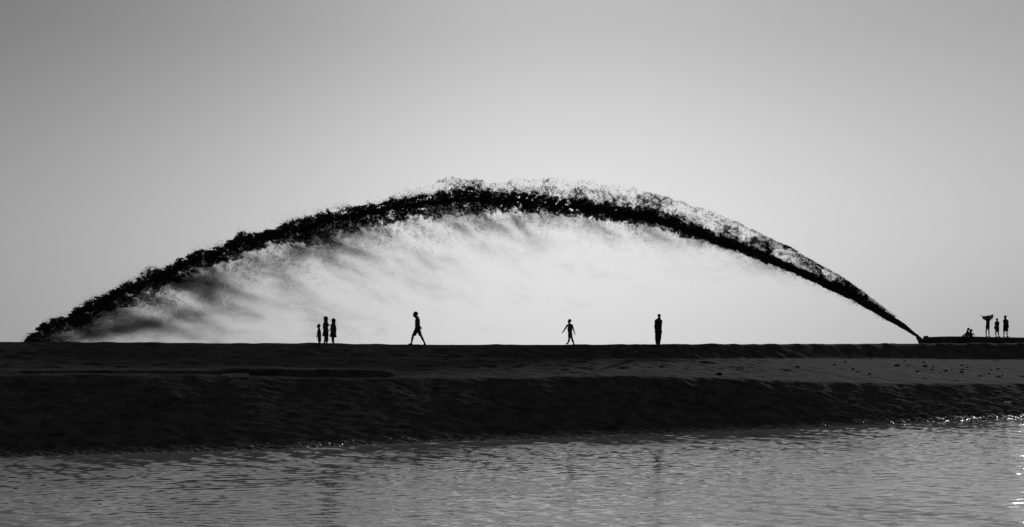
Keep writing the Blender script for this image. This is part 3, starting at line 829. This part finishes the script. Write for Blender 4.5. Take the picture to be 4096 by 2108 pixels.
c_b = np.array([1440, 1395, 1337, 1290, 1252, 1188, 1165, 1100, 1047, 1008, 968, 946, 938, 908, 872, 855, 846, 838, 836, 842, 862, 884, 904, 942, 964, 1019, 1052, 1096, 1150, 1206, 1274, 1318, 1344, 1352])
e_u = np.array([60, 119, 300, 532, 700, 900, 1138, 1350, 1560, 1690, 1750, 1814, 1900, 2000, 2078, 2217, 2300, 2396, 2515, 2635, 2824, 2867, 3038, 3137, 3256, 3356, 3455, 3554, 3614, 3674])
e_t = np.array([1392, 1312, 1222, 1098, 1038, 955, 872, 812, 770, 742, 718, 702, 712, 722, 712, 706, 714, 722, 745, 773, 836, 850, 929, 977, 1045, 1100, 1168, 1247, 1290, 1342])
K = JD / F
def core_top(u):
    k = np.interp(u, [86, 300, 1700, 2400, 3300, 3500], [.6, 1, 1, .8, .4, 0])
    b = perlin(np.asarray(u) / 62.0, 3.1, 0.0); c = perlin(np.asarray(u) / 21.0, 8.7, 0.0)
    return np.interp(u, j_u, j_t) + k * (6 - 22 * np.maximum(b, 0) - 7 * c)
def core_bot(u): return np.interp(u, c_u, c_b) + np.interp(u, [60, 200, 500, 1000, 1500, 2000], [0, 12, 20, 16, 10, 0])
def env_top(u):
    k = np.interp(u, [1500, 2600, 3300, 3500], [1, .8, .25, 0])
    return np.interp(u, e_u, e_t) + k * (14 * fbm(np.asarray(u) / 55.0, 1.9, 4.0, 3) + 4)
def to3(u, v, dy): return np.stack([(u - 2048) * K, JD + dy, EYE + (HV - v) * K], -1)

j_org = px(1900, 1393, JD)
jet = tag(empty('slurry_jet', j_org), 'huge black arc of watery sand slurry shooting from the pipe nozzle across the sky', 'water jet')
# solid heart of the jet: a displaced tube
us = np.linspace(84, 3672, 950)
ct, cb = core_top(us), core_bot(us)
sm = np.ones(7) / 7
mid_v = np.convolve(np.pad((ct + cb) / 2, 3, 'edge'), sm, 'valid')
hv = np.maximum((cb - ct) / 2, 6.5)
tan_v = np.gradient(mid_v, us); nl = np.sqrt(1 + tan_v ** 2)
thin = np.interp(us, [84, 200, 500, 900, 1300, 2200, 2900, 3400, 3670], [.06, .06, .08, .08, .10, .14, .60, .92, 1.0])
r0 = hv / nl * thin * K
nr = 44
th = np.linspace(0, 2 * math.pi, nr, endpoint=False)
U2, TH = np.meshgrid(us, th, indexing='ij')
cx, cz = (us - 2048) * K, EYE + (HV - mid_v) * K
nx_, nz_ = tan_v / nl, 1 / nl            # unit normal of the arc in the picture plane (pointing up)
rough_ = np.interp(us, [84, 1500, 2800, 3450, 3640, 3670], [1.1, 1.1, .8, .35, .10, .02])[:, None]
bx = cx[:, None] + np.cos(TH) * r0[:, None] * nx_[:, None]; bz = cz[:, None] + np.cos(TH) * r0[:, None] * nz_[:, None]
by = np.sin(TH) * r0[:, None] * 0.9
dsp = 1 + rough_ * (0.75 * fbm(bx * 0.9, by * 0.9, bz * 0.9, 3) + 0.55 * fbm(bx * 3.3, by * 3.3, bz * 3.3, 3))
dsp = np.maximum(dsp, 0.25)
V = np.stack([cx[:, None] + np.cos(TH) * dsp * r0[:, None] * nx_[:, None], JD + by * dsp, cz[:, None] + np.cos(TH) * dsp * r0[:, None] * nz_[:, None]], -1)
ii = np.arange(len(us) - 1)[:, None] * nr; jj = np.arange(nr)[None, :]
Q = np.stack([ii + jj, ii + (jj + 1) % nr, ii + nr + (jj + 1) % nr, ii + nr + jj], -1).reshape(-1, 4)
mesh_np('jet_core', V.reshape(-1, 3) - j_org, Q, M_slurry, jet)

# droplets: small irregular tetrahedra scattered by density fields
_tet = np.array([[1, 1, 1], [1, -1, -1], [-1, 1, -1], [-1, -1, 1]]) / math.sqrt(3)
_tf = np.array([[0, 1, 2], [0, 3, 1], [0, 2, 3], [1, 3, 2]])
def droplets(name, P, r):
    n = len(P)
    q = rng.normal(size=(n, 4)); q /= np.linalg.norm(q, axis=1)[:, None]
    w, x, y, z = q.T
    Rm = np.stack([1 - 2 * (y * y + z * z), 2 * (x * y - z * w), 2 * (x * z + y * w), 2 * (x * y + z * w), 1 - 2 * (x * x + z * z), 2 * (y * z - x * w),
                   2 * (x * z - y * w), 2 * (y * z + x * w), 1 - 2 * (x * x + y * y)], -1).reshape(n, 3, 3)
    T_ = _tet[None] * (0.7 + 0.6 * rng.random((n, 4, 1)))
    V = np.einsum('nij,nkj->nki', Rm, T_) * np.asarray(r)[:, None, None] + P[:, None, :]
    Fc = (_tf[None] + 4 * np.arange(n)[:, None, None]).reshape(-1, 3)
    o = mesh_np(name, V.reshape(-1, 3) - j_org, Fc, M_slurry, jet, False)
    return tag(o, kind='stuff')
def slope(u): return np.interp(u, us, tan_v)
def keep_above(u, v): return v < 1396

# clumps clinging to the core: ragged, holed edges above and below
n = 490000
u = rng.uniform(86, 3640, n)
ct, cb = core_top(u), core_bot(u)
w = (cb - ct)
a = rng.uniform(-0.40, 1.6, n)
v = ct + a * w
dy = rng.normal(size=n) * 0.34 * w * K
p = to3(u, v, dy)
n1 = fbm(p[:, 0] * 0.8, p[:, 1] * 0.2, p[:, 2] * 0.9, 3)
wq = 0.5 * perlin(p[:, 0] * 0.9, p[:, 1] * .2, p[:, 2] * 0.9 + 60)
n2 = 0.75 * fbm((p[:, 0] + wq) * 1.25, p[:, 1] * 0.25, (p[:, 2] - wq) * 1.5, 2) + 0.95 * fbm((p[:, 0] + wq) * 3.6, p[:, 1] * 0.5, p[:, 2] * 4.2, 3)
up = (0.5 - a) / np.interp(u, [86, 1500, 2000, 2600, 3400, 3640], [.47, .50, .66, .80, .74, .5])
dn = (a - 0.5) / np.interp(u, [86, 700, 1400, 2200, 3000, 3640], [.86, .92, .92, .74, .56, .48])
base = 1.0 - np.where(a < 0.5, up, dn) ** 2
val = base * np.interp(u, [300, 1500, 2800, 3300], [1.08, 1.08, 1.05, 1.2]) + 0.40 * n1 + 1.05 * n2 - 0.30
acc = np.clip(val * 1.8, 0, np.interp(u, [2300, 2900], [.98, .80])) * np.clip(base * 5, 0, 1) * np.interp(u, [86, 300, 3400, 3640], [.8, 1, 1, .5]) > rng.random(n)
acc &= keep_above(u, v)
droplets('slurry_clump', p[acc], (0.023 + 0.032 * rng.random(acc.sum()) ** 2 + np.interp(a[acc], [.0, .15, .6, .85], [0, .016, .016, 0]) * np.interp(u[acc], [2300, 3000], [1, 0])) * np.interp(u[acc], [86, 3200, 3640], [1, 1, .55]))

# lacy veil above the core, right half: strands torn upwards from the jet
n = 720000
u = rng.uniform(1560, 3580, n)
et, ct = env_top(u), core_top(u) + 14
ok = ct - et > 4
u, et, ct = u[ok], et[ok], ct[ok]
n = len(u)
a = rng.random(n)                             # 0 at the outer edge, 1 at the core
v = et + a * (ct - et)
dy = rng.normal(size=n) * 0.28
p = to3(u, v, dy)
sx_ = p[:, 0] + 1.1 * p[:, 2]                  # strands lean along the flight
r1 = np.clip(1 - np.abs(perlin(sx_ * 0.95, p[:, 1] * 0.25, p[:, 2] * 1.0 + 7)) * 4.0, 0, 1)
r2 = np.clip(1 - np.abs(perlin(p[:, 0] * 1.9 + 31, p[:, 1] * 0.4, p[:, 2] * 1.7)) * 3.6, 0, 1)
r3 = np.clip(0.45 + 1.5 * fbm(p[:, 0] * 3.4 + 9, p[:, 1] * 0.8, p[:, 2] * 3.4, 2), 0, 1)
cl = fbm(p[:, 0] * 0.42 + 50, p[:, 1] * 0.2, p[:, 2] * 0.75, 3)
n_rim = fbm(p[:, 0] * .8, 2.2, p[:, 2] * .8, 2)
dens = np.interp(u, [1560, 1800, 2050, 2300, 2700, 3100, 3560], [.12, .17, .34, .46, .56, .75, .95])
body = (0.22 + 0.9 * r1 * r3 + 0.75 * r2 * r3) * np.clip(0.28 + 0.8 * a ** 1.6 + 1.25 * cl, 0.10, 1.5)
rim_ = 0.16 * np.exp(-((a - 0.03) / 0.05) ** 2) * smooth(2350, 3000, u) * np.clip(0.6 + 1.2 * n_rim, 0, 1.4)
acc = dens * body * smooth(0.0, 0.12, a + np.interp(u, [2400, 3200], [0, .1])) + rim_ > rng.random(n)
droplets('veil_spray', p[acc], 0.012 + 0.022 * rng.random(acc.sum()) ** 1.6)

# stippled spray hanging below the core
n = 820000
u = rng.uniform(110, 3560, n)
cb = core_bot(u)
dep = np.interp(u, [110, 300, 700, 1200, 1800, 2400, 3000, 3560], [60, 110, 150, 120, 110, 70, 34, 12])
a = rng.exponential(0.40, n)
v = cb - 14 + a * dep
dy = rng.normal(size=n) * 0.7
p = to3(u, v, dy)
n1 = fbm((p[:, 0] + p[:, 2] * .7) * 0.6, p[:, 1] * 0.2, p[:, 2] * 0.8 + 3, 3)
n2 = fbm(p[:, 0] * 2.4, p[:, 1] * 0.5, p[:, 2] * 2.4 + 40, 3)
acc = np.interp(u, [110, 900, 1800, 2600, 3560], [.26, .27, .18, .10, .04]) * np.clip(0.7 + 1.7 * n1 + 1.9 * n2, 0, 3) > rng.random(n)
acc &= keep_above(u, v) & (a < 2.2)
droplets('falling_spray', p[acc], 0.013 + 0.019 * rng.random(acc.sum()) ** 1.5)

# loose droplets thrown up along the upper edge
n = 26000
u = rng.uniform(90, 3300, n)
v = core_top(u) + 8 - rng.exponential(10, n) * np.interp(u, [90, 1000, 1500, 1900, 3300], [.6, .8, 1.3, .6, .3])
p = to3(u, v, rng.normal(size=n) * .35)
acc = np.clip(0.35 + 1.6 * fbm(p[:, 0] * .7, p[:, 1] * .3, p[:, 2] * .7 + 80, 3), 0.03, 1) > rng.random(n)
droplets('edge_spray', p[acc], 0.010 + 0.016 * rng.random(acc.sum()) ** 2)

# fine mist drifting down, combed into streaks: wisps of tiny droplets scattered by geometry nodes
wn_ = 120
wp = rng.normal(size=(wn_, 3)) * np.array([0.36, 0.26, 0.12])
q = rng.normal(size=(wn_, 4, 3)) * 0.25 + _tet[None]
wr_ = 0.0045 + 0.004 * rng.random(wn_)
WV = (q * wr_[:, None, None] + wp[:, None, :]).reshape(-1, 3)
WF = (_tf[None] + 4 * np.arange(wn_)[:, None, None]).reshape(-1, 3)
wisp = mesh_np('mist_wisp', WV, WF, M_slurry, None, False)
sc.collection.objects.unlink(wisp)
n = 260000
u = rng.uniform(60, 3300, n)
cb = core_bot(u)
full = np.interp(u, [60, 500, 1000, 1400, 1900, 2500, 3000, 3300], [60, 240, 420, 400, 250, 140, 70, 30])
a = rng.exponential(0.42, n)
v = cb - 6 + a * full
dy = rng.normal(size=n) * 1.0
p = to3(u, v, dy)
lean = p[:, 2] + .42 * p[:, 0]
st = fbm(p[:, 0] * .16, p[:, 1] * 0.06, lean * 0.60, 4)
arch = fbm(p[:, 0] * 0.26 + 11, p[:, 1] * 0.08, p[:, 2] * 0.50, 4)
dm = np.interp(u, [60, 300, 900, 1300, 1900, 2600, 3300], [.10, .16, .16, .105, .05, .025, .008])
acc = dm * np.clip(0.55 + np.interp(u, [1000, 1700], [1.9, 1.1]) * st + 1.0 * arch, 0.10, 2.6) > rng.random(n)
acc &= keep_above(u, v) & (a < 3)
pts = [p[acc]]; ang = [np.where(v[acc] > 1250, -.05, -.36)]
# heavier smoky puffs
puffs = [(520, 1312, 70, 12, 330, -.15), (600, 1300, 60, 16, 330, .25), (690, 1318, 60, 9, 130, .35), (560, 1286, 80, 10, 150, -.1), (400, 1335, 70, 10, 170, -.2),
         (835, 1160, 26, 30, 300, .2), (790, 1118, 70, 16, 420, .1), (700, 1125, 70, 18, 420, -.1), (900, 1150, 40, 18, 110, .3), (1000, 1190, 90, 14, 100, .3),
         (1285, 938, 38, 13, 330, .5), (1225, 925, 34, 12, 260, .3), (1400, 1000, 60, 9, 170, .35), (1190, 1018, 20, 16, 150, .2), (1100, 1050, 70, 20, 220, .2),
         (1390, 922, 60, 14, 170, .2), (2070, 890, 26, 12, 120, .9), (1990, 905, 34, 7, 70, .6), (1850, 920, 20, 8, 50, .6), (2390, 905, 40, 6, 60, .45), (2620, 940, 60, 5, 60, .4),
         (720, 1275, 120, 12, 160, -.25), (880, 1250, 110, 14, 120, .1), (300, 1350, 60, 14, 150, -.3), (560, 1230, 90, 30, 130, -.4), (950, 1080, 90, 25, 190, .1)]
for pu, pv, su, sv, cnt, rot in puffs:
    cnt = int(cnt * 1.5)
    x1 = rng.normal(size=cnt) * su; y1 = rng.normal(size=cnt) * sv + 10 * perlin(x1 / 30.0, pu * .1, 0.3)
    pts.append(to3(pu + x1, pv + y1 + rot * x1, rng.normal(size=cnt) * .6)); ang.append(np.full(cnt, -rot))
pts = np.concatenate(pts); ang = np.concatenate(ang)
me = bpy.data.meshes.new('fine_mist')
me.vertices.add(len(pts)); me.vertices.foreach_set('co', (pts - j_org).astype(np.float32).ravel())
at_r = me.attributes.new('turn', 'FLOAT_VECTOR', 'POINT')
tv = np.zeros((len(pts), 3), np.float32)
tv[:, 0] = rng.integers(0, 2, len(pts)) * math.pi; tv[:, 1] = -ang + rng.normal(size=len(pts)) * .25; tv[:, 2] = rng.normal(size=len(pts)) * .5
at_r.data.foreach_set('vector', tv.ravel())
at_s = me.attributes.new('size', 'FLOAT', 'POINT')
at_s.data.foreach_set('value', (0.75 + 0.55 * rng.random(len(pts))).astype(np.float32))
mist = tag(link(bpy.data.objects.new('fine_mist', me), jet), kind='stuff')
ng = bpy.data.node_groups.new('scatter_wisps', 'GeometryNodeTree')
ng.interface.new_socket('Geometry', in_out='INPUT', socket_type='NodeSocketGeometry')
ng.interface.new_socket('Geometry', in_out='OUTPUT', socket_type='NodeSocketGeometry')
gi, go = ng.nodes.new('NodeGroupInput'), ng.nodes.new('NodeGroupOutput')
ob = ng.nodes.new('GeometryNodeObjectInfo'); ob.inputs['Object'].default_value = wisp
iop = ng.nodes.new('GeometryNodeInstanceOnPoints')
na = ng.nodes.new('GeometryNodeInputNamedAttribute'); na.data_type = 'FLOAT_VECTOR'; na.inputs['Name'].default_value = 'turn'
nb = ng.nodes.new('GeometryNodeInputNamedAttribute'); nb.data_type = 'FLOAT'; nb.inputs['Name'].default_value = 'size'
e2r = ng.nodes.new('FunctionNodeEulerToRotation')
ng.links.new(gi.outputs[0], iop.inputs['Points']); ng.links.new(ob.outputs['Geometry'], iop.inputs['Instance'])
ng.links.new(na.outputs[0], e2r.inputs[0]); ng.links.new(e2r.outputs[0], iop.inputs['Rotation']); ng.links.new(nb.outputs[0], iop.inputs['Scale'])
ng.links.new(iop.outputs[0], go.inputs[0])
mist.modifiers.new('wisps', 'NODES').node_group = ng

# ------------------------------------------------------------------ small things on the bank
def lump_mesh(seed, flat=0.5):
    r = np.random.default_rng(seed)
    nu, nv = 14, 8
    V = [[0, 0, 1]]
    for j in range(1, nv):
        for i in range(nu):
            a, b = 2 * math.pi * i / nu, math.pi * j / nv
            V.append([math.sin(b) * math.cos(a), math.sin(b) * math.sin(a), math.cos(b)])
    V.append([0, 0, -1]); V = np.array(V)
    V *= (1 + 0.45 * fbm(V[:, 0] * 1.6 + seed * 3, V[:, 1] * 1.6, V[:, 2] * 1.6, 3))[:, None]
    V[:, 2] *= flat
    Q = []
    for i in range(nu):
        Q.append((0, 1 + i, 1 + (i + 1) % nu))
        for j in range(nv - 2):
            a, b = 1 + j * nu, 1 + (j + 1) * nu
            Q += [(a + i, b + i, b + (i + 1) % nu), (a + i, b + (i + 1) % nu, a + (i + 1) % nu)]
        e = 1 + (nv - 2) * nu; Q.append((e + i, len(V) - 1, e + (i + 1) % nu))
    return V, np.array(Q)
clods = [(810, 205, 16), (1040, 215, 14), (670, 270, 16), (780, 240, 18), (900, 340, 24), (1020, 362, 20), (1375, 232, 15), (1300, 272, 26), (1410, 278, 18),
         (1565, 245, 17), (1580, 280, 28), (1660, 292, 16), (1500, 335, 22), (1650, 320, 18), (1785, 330, 24), (1845, 322, 16), (1955, 318, 26), (1945, 345, 24),
         (1950, 275, 20), (2000, 300, 14), (2130, 380, 28), (2245, 322, 12), (2225, 357, 16), (2310, 310, 20), (2320, 390, 26), (2360, 375, 14), (2555, 390, 18),
         (1730, 352, 14), (720, 390, 14), (300, 290, 18), (855, 312, 18)]
protos = []
for k in range(5):
    V, Q = lump_mesh(k + 1, 0.55)
    o = mesh_np('mud_clod', V, Q, M_clod); protos.append(o.data); bpy.data.objects.remove(o)
for i, (cx_, cy_, s_) in enumerate(clods):
    g = ground_hit(3072 + cx_ / 2.516, 1350 + (cy_ + s_ * .3) / 2.516)
    r = s_ / 2.516 / F * g[1]
    o = link(bpy.data.objects.new('mud_clod', protos[i % 5]))
    o.location = (g[0], g[1], g[2] + r * .06); o.scale = (r * (.75 + .4 * ((i * 7) % 5) / 4), r * .9, r * (.6 + .35 * ((i * 3) % 4) / 3)); o.rotation_euler = (0, 0, i * 1.9)
    tag(o, 'small dark clod lying on the paler terrace below the pipe', 'clod', 'clods on the pale terrace')
g = ground_hit(2048 + 2085 / 2.516, 1350 + 376 / 2.516)
o = link(bpy.data.objects.new('mud_clod', protos[2])); o.location = g + np.array([0, 0, .02]); o.scale = (.15, .15, .17)
tag(o, 'single dark tussock of earth on the terrace right below the standing man', 'clod')

g = ground_hit(3733, 1616)
V, Q = lump_mesh(9, 0.8)
o = mesh_np('stone', V * .05, Q, M_pale); o.location = g + np.array([0, 0, .035])
tag(o, 'tiny white stone shining on the dark lower slope at right', 'stone')
def plank(name, c, L, wd, ht, rz, tilt, label, cat, m=M_pale, seed=0):
    """a weathered, slightly warped board; also shapes the sheet standing for lit sand"""
    nx2, ny2 = 14, 3
    V = []; r = np.random.default_rng(seed)
    for z in (0, 1):
        for j in range(ny2):
            for i in range(nx2):
                x = (i / (nx2 - 1) - .5) * L + r.normal() * .01 * L * (i in (0, nx2 - 1)); y = (j / (ny2 - 1) - .5) * wd
                V.append((x, y, z * ht + .03 * L * math.sin(i * .5 + seed) * .3))
    Q = grid_faces(nx2, ny2); n0 = nx2 * ny2
    ed = list(range(nx2)) + [nx2 * j + nx2 - 1 for j in range(1, ny2)] + [nx2 * (ny2 - 1) + i for i in range(nx2 - 2, -1, -1)] + [nx2 * j for j in range(ny2 - 2, 0, -1)]
    rim = [(ed[i], ed[(i + 1) % len(ed)], ed[(i + 1) % len(ed)] + n0, ed[i] + n0) for i in range(len(ed))]
    o = mesh_np(name, V, np.concatenate([Q[:, ::-1], Q + n0, np.array(rim)]), m, None, False)
    o.location = c; o.rotation_euler = (tilt, 0, rz)
    return tag(o, label, cat)
g = ground_hit(4030, 1616)
plank('driftwood', g + np.array([0, 0, .06]), .40, .12, .05, .1, .1, 'flat pale piece of driftwood on the slope at the far right', 'driftwood', M_pale, 2)
g = ground_hit(1918, 1524)
br = tag(empty('driftwood', g), 'pale crooked branch lying low on the slope below the walking child', 'driftwood')
tube('stem', [g + np.array(q) for q in ((-.26, 0, .09), (-.14, .02, .06), (0, 0, .07), (.13, .03, .10), (.25, .0, .05), (.40, -.05, .02))], [.012, .02, .026, .026, .02, .008], M_pale, br, g, 8)
tube('twig', [g + np.array(q) for q in ((-.2, 0, .08), (-.24, .03, .13), (-.25, .03, .17))], [.012, .009, .004], M_pale, br, g, 6)
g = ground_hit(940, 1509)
plank('lit_sand_patch', g + np.array([0, 0, .05]), 1.15, .55, .03, .12, .30, 'pale flat sheet standing in for a lit patch of sand at the left end of the dark trench', 'sheet', mat("lit_sand_tone", .16, .8, .3, 6), 4)  # added sheet: its paler colour stands for light falling on the sand
